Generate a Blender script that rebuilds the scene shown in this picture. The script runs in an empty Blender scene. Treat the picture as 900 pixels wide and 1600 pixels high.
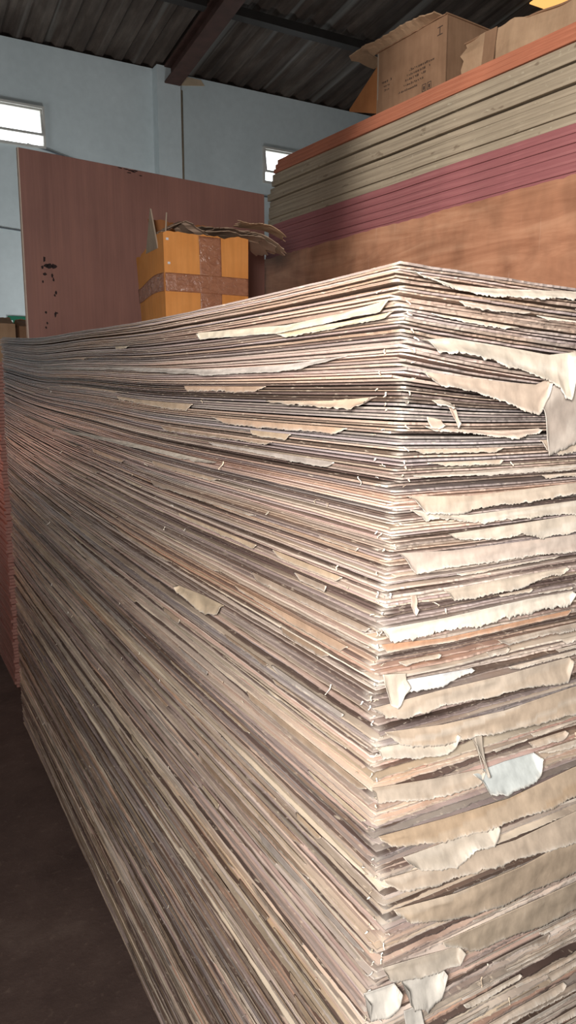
import bpy, math, random
import numpy as np
from mathutils import Vector

random.seed(7)
RNG = np.random.RandomState(11)
SC = bpy.context.scene
COL = SC.collection

# ------------------------------------------------------------------ camera
F, H = 1150.0, 1.45
PITCH = math.atan(190 / F)
YAW = math.radians(29.1)
cam = bpy.data.cameras.new('camera')
cam.sensor_fit = 'VERTICAL'; cam.sensor_height = 36.0; cam.lens = 36.0 * F / 1600
cam.clip_start = 0.02
cam_o = bpy.data.objects.new('camera', cam); COL.objects.link(cam_o)
cam_o.location = (0, 0, H)
cam_o.rotation_euler = (math.pi / 2 - PITCH, 0, -YAW)
SC.camera = cam_o
_fw = np.array([math.sin(YAW) * math.cos(PITCH), math.cos(YAW) * math.cos(PITCH), -math.sin(PITCH)])
_rt = np.array([math.cos(YAW), -math.sin(YAW), 0.0]); _up = np.cross(_rt, _fw)


def on_plane(px, py, ax, val):
    """survey helper: where the line of sight of a measured photo point meets a wall-like plane"""
    d = _rt * (px - 450) / F - _up * (py - 800) / F + _fw
    o = np.array([0, 0, H]); t = (val - o[ax]) / d[ax]
    return o + t * d


# ------------------------------------------------------------------ helpers
def srgb(r, g, b):
    def f(c):
        c /= 255.0
        return c / 12.92 if c <= 0.04045 else ((c + 0.055) / 1.055) ** 2.4
    return (f(r), f(g), f(b), 1.0)


class Noise:
    """smooth value noise on numpy arrays"""
    def __init__(s, seed):
        s.t = np.random.RandomState(seed).uniform(-1, 1, 4096)

    def n1(s, x, k=0):
        x = np.asarray(x, float); i = np.floor(x).astype(int); f = x - i; f = f * f * (3 - 2 * f)
        a = s.t[(i * 131 + k * 977) & 4095]; b = s.t[((i + 1) * 131 + k * 977) & 4095]
        return a + (b - a) * f

    def n2(s, x, y):
        y = np.asarray(y, float); j = np.floor(y).astype(int); f = y - j; f = f * f * (3 - 2 * f)
        x = np.asarray(x, float); i = np.floor(x).astype(int); g = x - i; g = g * g * (3 - 2 * g)
        h = lambda a, b: s.t[(a * 131 + b * 733) & 4095]
        p = h(i, j) + (h(i + 1, j) - h(i, j)) * g
        q = h(i, j + 1) + (h(i + 1, j + 1) - h(i, j + 1)) * g
        return p + (q - p) * f


NZ = Noise(5)


def sstep(a, b, x):
    t = np.clip((np.asarray(x, float) - a) / (b - a), 0, 1)
    return t * t * (3 - 2 * t)


def tag(o, label=None, cat=None, group=None, kind=None):
    if label: o['label'] = label
    if cat: o['category'] = cat
    if group: o['group'] = group
    if kind: o['kind'] = kind
    return o


def empty(name, loc, label, cat, group=None, rz=0.0):
    o = bpy.data.objects.new(name, None); COL.objects.link(o)
    o.empty_display_size = 0.1
    o.location = loc; o.rotation_euler = (0, 0, rz)
    return tag(o, label, cat, group)


class MB:
    """collects geometry for ONE mesh object"""
    def __init__(s):
        s.v = []; s.f = []; s.c = []

    def add(s, vs, fs, tint=None):
        n = len(s.v)
        s.v.extend([tuple(map(float, p)) for p in vs])
        s.f.extend([tuple(i + n for i in f) for f in fs])
        if tint is None: tint = (1, 1, 1, 1)
        if len(np.shape(tint)) == 1: s.c.extend([tuple(tint)] * len(vs))
        else: s.c.extend([tuple(t) for t in tint])
        return s

    def box(s, lo, hi, tint=None, warp=None):
        (a, b, c), (d, e, f) = lo, hi
        vs = [(a, b, c), (d, b, c), (d, e, c), (a, e, c), (a, b, f), (d, b, f), (d, e, f), (a, e, f)]
        if warp: vs = [warp(p) for p in vs]
        return s.add(vs, [(0, 3, 2, 1), (4, 5, 6, 7), (0, 1, 5, 4), (1, 2, 6, 5), (2, 3, 7, 6), (3, 0, 4, 7)], tint)

    def tube(s, pts, r, n=8, tint=None):
        pts = [Vector(p) for p in pts]; vs = []; fs = []
        for i, p in enumerate(pts):
            d = (pts[min(i + 1, len(pts) - 1)] - pts[max(i - 1, 0)]).normalized()
            a = d.orthogonal().normalized() if abs(d.z) < .9 else Vector((1, 0, 0)); b = d.cross(a)
            for k in range(n):
                w = 2 * math.pi * k / n
                vs.append(p + (a * math.cos(w) + b * math.sin(w)) * r)
        for i in range(len(pts) - 1):
            for k in range(n):
                fs.append((i * n + k, i * n + (k + 1) % n, (i + 1) * n + (k + 1) % n, (i + 1) * n + k))
        fs.append(tuple(range(n))[::-1]); fs.append(tuple(range((len(pts) - 1) * n, len(pts) * n)))
        return s.add(vs, fs, tint)

    def slab(s, grid, thick, tint=None):
        """grid[r][c] of points given a thickness vector or per-point offsets -> closed slab"""
        g = np.asarray(grid, float); R, C, _ = g.shape
        th = np.broadcast_to(np.asarray(thick, float), g.shape)
        top = g.reshape(-1, 3); bot = (g - th).reshape(-1, 3)
        n = R * C; fs = []
        for r in range(R - 1):
            for c in range(C - 1):
                a = r * C + c
                fs.append((a, a + 1, a + C + 1, a + C)); fs.append((n + a + C, n + a + C + 1, n + a + 1, n + a))
        rim = [c for c in range(C)] + [r * C + C - 1 for r in range(1, R)] + [(R - 1) * C + c for c in range(C - 2, -1, -1)] + [r * C for r in range(R - 2, 0, -1)]
        for i in range(len(rim)):
            a, b = rim[i], rim[(i + 1) % len(rim)]
            fs.append((b, a, n + a, n + b))
        if tint is not None and len(np.shape(tint)) > 1:
            t = np.asarray(tint).reshape(-1, 4); tint = np.vstack([t, t])
        return s.add(np.vstack([top, bot]), fs, tint)

    def build(s, name, mat, parent=None, loc=None, smooth=False, bevel=0.0, off=(0, 0, 0), mat_i=None):
        me = bpy.data.meshes.new(name)
        v = np.array(s.v, float) - np.array(off, float)
        me.from_pydata(v.tolist(), [], s.f)
        at = me.attributes.new('tint', 'FLOAT_COLOR', 'POINT')
        at.data.foreach_set('color', np.array(s.c, np.float32).ravel())
        me.materials.append(mat)
        if smooth: me.polygons.foreach_set('use_smooth', [True] * len(me.polygons))
        me.validate(); me.update()
        o = bpy.data.objects.new(name, me); COL.objects.link(o)
        if parent is not None: o.parent = parent
        if loc is not None: o.location = loc
        if bevel > 0:
            m = o.modifiers.new('bevel', 'BEVEL'); m.width = bevel; m.segments = 2; m.limit_method = 'ANGLE'
        return o


# ------------------------------------------------------------------ materials
class NT:
    def __init__(s, name, rough=.7, spec=.3):
        s.m = bpy.data.materials.new(name); s.m.use_nodes = True
        s.t = s.m.node_tree; s.b = s.t.nodes['Principled BSDF']
        s.b.inputs['Roughness'].default_value = rough
        s.b.inputs['Specular IOR Level'].default_value = spec

    def n(s, typ, **kw):
        nd = s.t.nodes.new(typ)
        for k, v in kw.items():
            if k in nd.inputs.keys() if isinstance(k, str) else False:
                s.set(nd.inputs[k], v)
            else:
                setattr(nd, k, v)
        return nd

    def set(s, sock, v):
        if hasattr(v, 'links') or isinstance(v, bpy.types.NodeSocket): s.t.links.new(v, sock)
        else: sock.default_value = v

    def coord(s, scale=(1, 1, 1), which='Object'):
        if which == 'World':
            g = s.n('ShaderNodeNewGeometry'); src = g.outputs['Position']
        else:
            g = s.n('ShaderNodeTexCoord'); src = g.outputs[which]
        mp = s.n('ShaderNodeMapping'); s.t.links.new(src, mp.inputs['Vector']); mp.inputs['Scale'].default_value = scale
        return mp.outputs['Vector']

    def noise(s, vec, scale=1.0, detail=4, rough=.55, dist=0.0):
        nd = s.n('ShaderNodeTexNoise'); s.t.links.new(vec, nd.inputs['Vector'])
        nd.inputs['Scale'].default_value = scale; nd.inputs['Detail'].default_value = detail
        nd.inputs['Roughness'].default_value = rough; nd.inputs['Distortion'].default_value = dist
        return nd.outputs['Fac']

    def ramp(s, fac, stops):
        nd = s.n('ShaderNodeValToRGB'); s.t.links.new(fac, nd.inputs['Fac'])
        e = nd.color_ramp.elements
        while len(e) < len(stops): e.new(.5)
        for k, (p, c) in enumerate(stops):
            e[k].position = p; e[k].color = c if hasattr(c, '__len__') else (c, c, c, 1)
        return nd.outputs['Color']

    def mix(s, fac, a, b, mode='MIX'):
        nd = s.n('ShaderNodeMix'); nd.data_type = 'RGBA'; nd.blend_type = mode
        s.set(nd.inputs[0], fac); s.set(nd.inputs[6], a); s.set(nd.inputs[7], b)
        return nd.outputs[2]

    def attr(s, name='tint'):
        nd = s.n('ShaderNodeAttribute'); nd.attribute_name = name
        return nd.outputs['Color']

    def col(s, c): s.set(s.b.inputs['Base Color'], c); return s

    def bump(s, fac, strength=.3, dist=.01):
        nd = s.n('ShaderNodeBump'); s.t.links.new(fac, nd.inputs['Height'])
        nd.inputs['Strength'].default_value = strength; nd.inputs['Distance'].default_value = dist
        s.t.links.new(nd.outputs['Normal'], s.b.inputs['Normal']); return s


def mat_plain(name, rgb, rough=.7, var=.12, sc=6, spec=.3, stretch=(1, 1, 1)):
    t = NT(name, rough, spec)
    f = t.noise(t.coord(stretch), sc, 5)
    t.col(t.mix(1.0, rgb, t.ramp(f, [(.3, 1 - var), (.7, 1 + var)]), 'MULTIPLY'))
    return t.m


def mat_tinted(name, rough=.7, spec=.25, stretch=(1, 1, 1), sc=8, lo=.75, hi=1.15, bump=0, world=False):
    t = NT(name, rough, spec)
    f = t.noise(t.coord(stretch, 'World' if world else 'Object'), sc, 5)
    t.col(t.mix(1.0, t.attr(), t.ramp(f, [(.3, lo), (.7, hi)]), 'MULTIPLY'))
    if bump: t.bump(f, bump, .004)
    return t.m


def mat_veneer():
    t = NT('veneer_edges', .42, .45)
    f1 = t.noise(t.coord((7, 2.4, 620), 'World'), 1, 4, .6)
    f2 = t.noise(t.coord((5, 1.3, 26), 'World'), 1, 3, .5)
    f3 = t.noise(t.coord((130, 55, 420), 'World'), 1, 3, .6)
    c = t.mix(1.0, t.attr(), t.ramp(f1, [(.28, .5), (.5, .98), (.74, 1.26)]), 'MULTIPLY')
    c = t.mix(1.0, c, t.ramp(f2, [(.3, srgb(205, 196, 196)), (.52, (1, 1, 1, 1)), (.72, srgb(255, 240, 226))]), 'MULTIPLY')
    c = t.mix(t.ramp(f3, [(.6, 0.0), (.73, .65)]), c, srgb(222, 205, 182))
    # end grain is greyer than the long edge; extra darkening offsets the lamp
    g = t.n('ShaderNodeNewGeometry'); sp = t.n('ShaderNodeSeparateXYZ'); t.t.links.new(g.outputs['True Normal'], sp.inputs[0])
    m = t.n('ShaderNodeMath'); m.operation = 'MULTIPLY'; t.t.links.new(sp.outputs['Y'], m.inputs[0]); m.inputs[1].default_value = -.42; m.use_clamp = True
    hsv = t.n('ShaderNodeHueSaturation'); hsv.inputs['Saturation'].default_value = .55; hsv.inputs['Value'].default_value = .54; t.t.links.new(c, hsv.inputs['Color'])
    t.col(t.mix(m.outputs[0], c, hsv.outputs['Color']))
    t.bump(f1, .35, .002)
    return t.m


def mat_wood_panel():
    t = NT('orange_plywood', .5, .35)
    v = t.coord((3, 1.2, 9)); f = t.noise(v, 1.3, 6, .6, 1.5)
    f2 = t.noise(t.coord((2, 5, 3)), 1.6, 3)
    f3 = t.noise(t.coord((2, 40, 2.4)), 1, 3)
    c = t.ramp(f, [(.25, srgb(150, 100, 74)), (.5, srgb(180, 128, 98)), (.75, srgb(200, 150, 118))])
    c = t.mix(1.0, c, t.ramp(f2, [(.3, .72), (.55, 1.0), (.75, 1.12)]), 'MULTIPLY')
    c = t.mix(t.ramp(f3, [(.66, 0.0), (.8, .35)]), c, srgb(222, 196, 176))
    t.col(c); t.bump(f, .1, .003)
    return t.m


def mat_board(name, a, b, cc, joints=False):
    t = NT(name, .6, .25)
    f = t.noise(t.coord((20, 1.6, 90)), 1, 5, .6)
    c = t.ramp(f, [(.3, a), (.52, b), (.72, cc)])
    f2 = t.noise(t.coord((3, 2.4, 6)), 1, 4)
    c = t.mix(1.0, c, t.ramp(f2, [(.3, .72), (.6, 1.06)]), 'MULTIPLY')
    if joints:
        f3 = t.noise(t.coord((2, 11, 30), 'World'), 1, 2)
        c = t.mix(t.ramp(f3, [(.66, 0.0), (.7, .5)]), c, srgb(95, 75, 58))
        f4 = t.noise(t.coord((2, 30, 60), 'World'), 1, 3)
        c = t.mix(t.ramp(f4, [(.64, 0.0), (.72, .35)]), c, srgb(205, 195, 170))
    t.col(c); t.bump(f, .25, .003)
    return t.m


def mat_wall():
    t = NT('painted_wall', .85, .2)
    f = t.noise(t.coord((1, 1, 1)), 1.2, 6); f2 = t.noise(t.coord((1, 1, 1)), 14, 4)
    c = t.ramp(f, [(.3, srgb(198, 208, 210)), (.7, srgb(212, 221, 223))])
    c = t.mix(1.0, c, t.ramp(f2, [(.3, .95), (.7, 1.03)]), 'MULTIPLY')
    t.col(c); t.bump(f2, .1, .005)
    return t.m


def mat_floor():
    t = NT('dusty_concrete', .8, .25)
    f = t.noise(t.coord((1, 1, 1)), 3.0, 8, .65); f2 = t.noise(t.coord((1, 1, 1)), 38, 5, .7)
    c = t.ramp(f, [(.25, srgb(60, 46, 42)), (.55, srgb(84, 68, 62)), (.8, srgb(108, 92, 84))])
    c = t.mix(t.ramp(f2, [(.58, 0.0), (.78, .5)]), c, srgb(128, 110, 98))
    t.col(c); t.bump(f2, .5, .006)
    return t.m


def mat_roof():
    t = NT('weathered_roof_lit_ribs', .75, .3)
    f = t.noise(t.coord((3, .7, 3)), 1.6, 6, .65); f2 = t.noise(t.coord((30, 1.2, 10)), 1, 4)
    c = t.ramp(f, [(.3, srgb(50, 41, 36)), (.5, srgb(70, 59, 52)), (.72, srgb(96, 86, 78))])
    c = t.mix(1.0, c, t.ramp(f2, [(.3, .7), (.7, 1.2)]), 'MULTIPLY')
    f3 = t.noise(t.coord((9, .12, 1)), 1, 2)
    c = t.mix(t.ramp(f3, [(.58, 0.0), (.68, .55)]), c, srgb(128, 128, 124))  # pale streaks painted in for the lit sides of the ribs
    t.col(c)
    return t.m


def mat_emit(name, rgb, s):
    t = NT(name, .3, .3)
    t.b.inputs['Base Color'].default_value = rgb
    t.b.inputs['Emission Color'].default_value = rgb
    f = t.noise(t.coord((1, 1, 1)), 2.0, 2)
    e = t.ramp(f, [(.3, s * .9), (.7, s)])
    t.b.inputs['Emission Strength'].default_value = s
    return t.m


def mat_laminate():
    t = NT('brown_laminate', .42, .4)
    f = t.noise(t.coord((11, 1, .9)), 1.5, 6, .6); f2 = t.noise(t.coord((1, 1, 1)), 3, 4)
    f3 = t.noise(t.coord((90, 1, 3)), 1, 3)
    c = t.ramp(f, [(.3, srgb(140, 103, 95)), (.55, srgb(152, 112, 102)), (.75, srgb(162, 118, 105))])
    c = t.mix(1.0, c, t.ramp(f2, [(.3, .88), (.7, 1.08)]), 'MULTIPLY')
    c = t.mix(1.0, c, t.ramp(f3, [(.3, .93), (.7, 1.06)]), 'MULTIPLY')
    t.col(c)
    return t.m


def mat_card(name, a, b, rough=.8, ribs=0):
    t = NT(name, rough, .2)
    f = t.noise(t.coord((1, 1, 1)), 9, 6); f2 = t.noise(t.coord((60, 60, 6)), 1, 3)
    c = t.ramp(f, [(.3, a), (.7, b)])
    c = t.mix(1.0, c, t.ramp(f2, [(.3, .92), (.7, 1.06)]), 'MULTIPLY')
    t.col(c); t.bump(f2, .15, .002)
    return t.m


def mat_tape():
    t = NT('brown_packing_tape', .14, .9)
    f = t.noise(t.coord((30, 30, 45)), 1.2, 5, .6, .8)
    t.col(t.ramp(f, [(.3, srgb(150, 98, 72)), (.7, srgb(178, 122, 92))]))
    t.bump(f, .6, .012)
    return t.m


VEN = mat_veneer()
FLAP = mat_tinted('torn_veneer', .55, .35, (70, 40, 45), 1, .62, .88, .15, True)
FIBRE = mat_tinted('wood_fibre', .6, .3, (30, 30, 30), 1, .9, 1.08)
PLY = mat_wood_panel()
PINKB = mat_board('pink_edged_board', srgb(140, 86, 88), srgb(158, 98, 98), srgb(174, 116, 114))
TANB = mat_board('pale_blockboard_edge', srgb(136, 122, 104), srgb(166, 150, 128), srgb(188, 172, 148), True)
ORNB = mat_board('orange_board_edge', srgb(160, 96, 74), srgb(184, 114, 86), srgb(198, 130, 102))
FARB = mat_board('far_board_edge', srgb(140, 96, 88), srgb(170, 122, 110), srgb(192, 148, 132))
WALL = mat_wall(); FLOOR = mat_floor(); ROOF = mat_roof(); LAM = mat_laminate(); TAPE = mat_tape()
STEEL = mat_plain('rust_brown_steel', srgb(72, 50, 44), .6, .25, 8)
DARKST = mat_plain('dark_steel', srgb(46, 42, 40), .6, .2, 8)
CARD = mat_card('kraft_cardboard', srgb(132, 100, 76), srgb(152, 118, 92))
CARD2 = mat_card('pale_kraft_cardboard', srgb(160, 128, 100), srgb(182, 150, 120))
CARDO = mat_card('orange_cardboard', srgb(214, 140, 72), srgb(228, 156, 88), .6)
CARDI = mat_card('inner_cardboard', srgb(142, 92, 56), srgb(160, 106, 66))
CARDG = mat_card('grey_torn_cardboard', srgb(150, 132, 116), srgb(176, 158, 138))
INK = mat_plain('dark_ink', srgb(58, 46, 42), .7, .2, 30)
BLACK = mat_plain('black_paint_mark', srgb(44, 32, 32), .6, .3, 40)
PALEEDGE = mat_plain('pale_core_edge', srgb(214, 196, 180), .7, .1, 20)
GREEN = mat_plain('green_sign_paint', srgb(24, 104, 78), .5, .08, 10)
WHITE = mat_plain('white_paint', srgb(225, 230, 228), .6, .05, 10)
BEIGE = mat_plain('beige_render', srgb(190, 168, 142), .85, .1, 12)
PIPEM = mat_plain('tan_painted_pipe', srgb(196, 176, 152), .6, .1, 10)
FRAME = mat_plain('window_frame_paint', srgb(196, 194, 188), .6, .1, 10)
CABLE = mat_plain('grey_cable', srgb(96, 104, 110), .6, .1, 10)
RACK = mat_plain('rough_timber', srgb(120, 88, 62), .8, .2, 12)
PANE = mat_emit('daylit_pane', (0.93, .98, 1.0, 1), 3.2)
AMBER = mat_emit('sunlit_amber_sheet', srgb(250, 190, 110), 1.1)

# ------------------------------------------------------------------ the veneer stack
X0, YC, L, W, TOP = 0.4656, 0.627, 2.60, 1.22, 1.577
_jz = np.array([0, .69, .78, .847, .92, .984, 1.08, 1.18, 1.254, 1.38, 1.494, 1.54, 1.577])
_jy = np.array([.632, .636, .622, .609, .626, .636, .634, .630, .618, .602, .598, .608, .614])
_sz = np.array([0, 1.36, 1.42, 1.455, 1.49, 1.54, 1.56, 1.577])
_sv = np.array([0, 0, .008, .022, .034, .018, .011, .009])


def y_end(h): return np.interp(h, _jz, _jy)


def zmap(h, x, y):
    h, x, y = np.broadcast_arrays(np.asarray(h, float), np.asarray(x, float), np.asarray(y, float))
    yy = np.clip((y - YC) / L, 0, 1.05)
    z = h + .085 * sstep(.1, 1.4, h) * yy ** 2.2
    z = z + .0065 * sstep(.5, 1.45, h) * NZ.n2(y * 1.6, h * 4.0) * np.clip(yy * 3, 0, 1)
    u = np.clip((x - X0) / .29, 0, 2.0); u = u * (1 - .25 * u)/.75
    z = z - np.interp(h, _sz, _sv) * u * (1 - .7 * yy)
    z = z + .0022 * NZ.n2(x * 4 + 40, h * 9) * sstep(.03, .12, x - X0) * (1 - yy) * sstep(.1, .3, h)
    return z


# nominal heights from the top down
hs = []
h = TOP
k = 0
while h > .006:
    cl = NZ.n1(h * 14, 3)
    p = (.0031 + .0006 * cl) * RNG.uniform(.74, 1.3)
    if RNG.rand() < .03: p *= 1.7
    t = p * RNG.uniform(.46, .76)
    hs.append((max(h - t, .002), h - .0)); h -= p
N_IND = 296
PAL = {'tan': (200, 182, 164), 'pinkish tan': (198, 172, 158), 'grey-brown': (168, 151, 142), 'cream': (214, 199, 182), 'brown': (170, 146, 128), 'grey': (162, 150, 143), 'reddish brown': (190, 156, 136), 'dark brown': (112, 94, 84)}
KEYS = list(PAL)
ys_t = np.concatenate([[0], np.cumsum(np.linspace(1, 6, 112))]); ys_t /= ys_t[-1]
xs_a = np.linspace(0, .42, 110); xs_b = np.linspace(.45, W, 26); xs_t = np.concatenate([xs_a, xs_b])


CIDX = np.array(list(range(12, 110, 10)) + list(range(111, 134, 2)))


def pick_colour(i, h):
    # runs of sheets share a kind of wood
    v = NZ.n1(i / 13.0, 17) * .8 + NZ.n1(i / 4.0, 19) * .25 + RNG.uniform(-.33, .33)
    g = NZ.n1(h * 7, 23)
    if RNG.rand() < (.2 if h < 1.36 else .1): return 'dark brown'  # scattered dark sheets stand in for shaded grooves between layers
    if v < -.62: return 'brown'
    if v < -.30: return 'grey' if g > .1 else 'grey-brown'
    if v < -.05: return 'grey-brown' if g > -.45 else 'brown'
    if v < .12: return 'pinkish tan' if g > -.1 else 'tan'
    if v < .52: return 'tan'
    if v < .58: return 'reddish brown'
    return 'cream'


def left_jit(i, y):
    return (.0022 * NZ.n1(y * 3.1 + i * 7.7, i) + .0012 * NZ.n1(y * 17 + i * 3.1, i + 5) + .0006 * NZ.n1(y * 90, i + 9))


def end_jit(i, x):
    return (.0032 * NZ.n1(x * 7 + i * 5.3, i + 31) + .0015 * NZ.n1(x * 45 + i, i + 37) + .0008 * NZ.n1(x * 220, i + 41))


JL = np.maximum(RNG.normal(0, .0013, 2000), -.0014); JE = np.maximum(RNG.normal(0, .0018, 2000), -.0016)
for q in range(2000):
    if RNG.rand() < .2: JL[q] += RNG.uniform(.002, .007)     # set back: a dark line
    if RNG.rand() < .24: JE[q] += RNG.uniform(.003, .011)

for q in (9, 31, 47, 63, 64, 88, 117, 118, 131, 139, 140, 163, 164, 171, 190, 205, 206, 226, 246, 247, 268, 285): JE[q] = .014 + .012 * ((q * 37) % 10) / 10
for q in (14, 37, 55, 78, 96, 110, 124, 150, 151, 177, 196, 219, 233, 255, 272, 290): JL[q] = .007 + .005 * ((q * 53) % 10) / 10


def sheet_geom(mb, i, hb, ht, rgb):
    ye = float(y_end(ht)) + JE[i]
    xl = X0 + JL[i]
    fl = L + .02 * NZ.n1(i * .37, 2) + RNG.uniform(-.012, .012) + .03 * max(0, NZ.n1(ht * 5, 8))
    y = ye + ys_t * fl
    lx = np.maximum(xl + left_jit(i, y), X0 - .0026); lx[0] = lx[0] + RNG.uniform(-.002, .004)
    ex = xl + xs_t * 1.0
    ey = np.maximum(ye + end_jit(i, xs_t), float(y_end(ht)) - .003) + RNG.uniform(0, .012) * np.clip(NZ.n1(xs_t * 4 + i * 11.1, i + 3) - .35, 0, 1)
    n_e = len(ex)
    ex[0] = lx[0]; y[0] = ey[0]
    right_x = np.full(len(y), xl + W)
    back_n = 24
    bx = np.linspace(xl + W, lx[-1], back_n)[1:-1]
    px = np.concatenate([ex[:-1], right_x, bx, lx[:0:-1]])
    yr = y.copy(); yr[0] = ey[-1]
    py = np.concatenate([ey[:-1], yr, np.full(len(bx), y[-1]), y[:0:-1]])
    n = len(px); ny = len(y)
    ins = .03
    ix = np.concatenate([np.maximum(ex[:-1], xl + ins), right_x - ins, np.clip(bx, xl + ins, xl + W - ins), np.maximum(lx[:0:-1] + ins, xl + ins)])
    iy = np.concatenate([ey[:-1] + ins, np.clip(yr, ye + ins, y[-1] - ins), np.full(len(bx), y[-1] - ins), np.clip(y[:0:-1], ye + ins, y[-1] - ins)])
    rings = []
    for (qx, qy, hh) in ((ix, iy, hb), (px, py, hb), (px, py, ht), (ix, iy, ht)):
        rings.append(np.stack([qx, qy, zmap(hh, qx, qy)], 1))
    vs = np.vstack(rings)
    fs = []
    for r in range(3):
        for a in range(n):
            b = (a + 1) % n
            fs.append((r * n + a, r * n + b, (r + 1) * n + b, (r + 1) * n + a))
    # inner rows follow the sag across the sheet: left inset k, eight columns, right inset k
    iR = lambda k: n_e - 1 + k
    iL = lambda k: 0 if k == 0 else n - k
    nb_ = len(bx)
    ci = CIDX
    nf = len(ci)
    ks = list(range(0, ny - 2, 2)) + [ny - 2]
    gxc = ex[ci]
    for base, hh, flip in ((0, hb, True), (3 * n, ht, False)):
        g0 = len(vs)
        gyr = np.array([iy[iL(k)] for k in ks[1:]])
        gy = np.repeat(gyr, nf); gx = np.tile(gxc, len(gyr))
        vs = np.vstack([vs, np.stack([gx, gy, zmap(hh, gx, gy)], 1)])
        G = lambda r, c: base + int(ci[c]) if r == 0 else g0 + (r - 1) * nf + c
        add = lambda q: fs.append(tuple(q[::-1]) if flip else tuple(q))
        add([base + a for a in range(0, ci[0] + 1)] + [G(1, 0)] + [base + iL(k) for k in range(ks[1], 0, -1)])
        add([base + a for a in range(ci[-1], n_e)] + [base + iR(k) for k in range(1, ks[1] + 1)] + [G(1, nf - 1)])
        for c in range(nf - 1):
            add([base + a for a in range(ci[c], ci[c + 1] + 1)] + [G(1, c + 1), G(1, c)])
        for r in range(1, len(ks) - 1):
            for c in range(nf - 1): add([G(r, c), G(r, c + 1), G(r + 1, c + 1), G(r + 1, c)])
            add([base + iL(ks[r]), G(r, 0), G(r + 1, 0)] + [base + iL(k) for k in range(ks[r + 1], ks[r], -1)])
            add([G(r, nf - 1)] + [base + iR(k) for k in range(ks[r], ks[r + 1] + 1)] + [G(r + 1, nf - 1)])
        e = len(ks) - 1
        add([base + iL(ks[e])] + [G(e, c) for c in range(nf)] + [base + iR(ny - 2), base + iR(ny - 1)] + [base + n_e - 1 + ny + a for a in range(nb_)] + [base + iL(ny - 1)])
    tint = np.tile(np.array(rgb), (len(vs), 1))
    # the torn corner is paler: bare broken fibres
    dc = np.hypot(vs[:, 0] - X0, vs[:, 1] - ye)
    wc = np.exp(-(dc / .009) ** 2) * RNG.uniform(.1, .85)
    tint = tint * (1 - wc[:, None]) + np.array(srgb(232, 222, 208)) * wc[:, None]
    mb.add(vs, fs, tint)


def shade(key):
    r, g, b = PAL[key]; s = RNG.uniform(.88, 1.07)
    return srgb(min(255, r * s), min(255, g * s), min(255, b * s * RNG.uniform(.97, 1.04)))


ORD = ['top', 'second', 'third', 'fourth', 'fifth', 'sixth', 'seventh', 'eighth', 'ninth', 'tenth', 'eleventh', 'twelfth']


def zone(hh):
    if hh > 1.42: return 'near the top of'
    if hh > 1.2: return 'in the upper quarter of'
    if hh > .95: return 'just above the middle of'
    if hh > .75: return 'around the middle of'
    return 'in the lower half of'


sheets = []; sheet_key = []
for i, (hb, ht) in enumerate(hs[:N_IND]):
    key = pick_colour(i, ht)
    mb = MB(); rgb = shade(key)
    sheet_geom(mb, i, hb, ht, rgb)
    org = (X0, YC, hb)
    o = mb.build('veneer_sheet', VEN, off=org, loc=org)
    o['group'] = 'veneer sheets in the tall stack'
    if i < 12: o['label'] = ('%s veneer sheet on the very top of the tall stack' % key) if i == 0 else ('%s veneer sheet, %s from the top of the tall stack' % (key, ORD[i]))
    else: o['label'] = '%s veneer sheet with plain edge, %s the tall stack' % (key, zone(ht))
    o['category'] = 'wood sheet'
    sheets.append(o); sheet_key.append(key)
TOPH = np.array([t for b, t in hs[:N_IND]])
mb = MB()
for i in range(N_IND, len(hs)):
    hb, ht = hs[i]
    key = pick_colour(i, ht)
    sheet_geom(mb, i, hb, ht, shade(key))
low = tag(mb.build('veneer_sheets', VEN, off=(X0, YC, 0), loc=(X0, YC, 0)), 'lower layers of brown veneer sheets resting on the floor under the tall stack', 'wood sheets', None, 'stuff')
H_LOW = hs[N_IND][1]


# ---- torn strips: bent ribbons that leave a sheet's edge and hang down over the sheets below
def h_of(z, x, y):
    """nominal height of a measured height"""
    hh = np.linspace(.0, 1.58, 1200); zz = zmap(hh, np.full(1200, x), np.full(1200, y))
    return float(np.interp(z, zz, hh))


def owner_of(hh):
    if hh < H_LOW: return None, low
    i = int(np.argmin(np.abs(TOPH - .0012 - hh)))
    return i, sheets[i]


FLAPC = [(188, 168, 148), (194, 176, 158), (178, 158, 138), (172, 154, 138), (198, 182, 164), (166, 148, 132)]


OCC = []
def free(face, a0, a1, z0, z1): return not any(f == face and a0 < q1 and a1 > q0 and z0 < w1 and z1 > w0 for f, q0, q1, w0, w1 in OCC)


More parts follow.
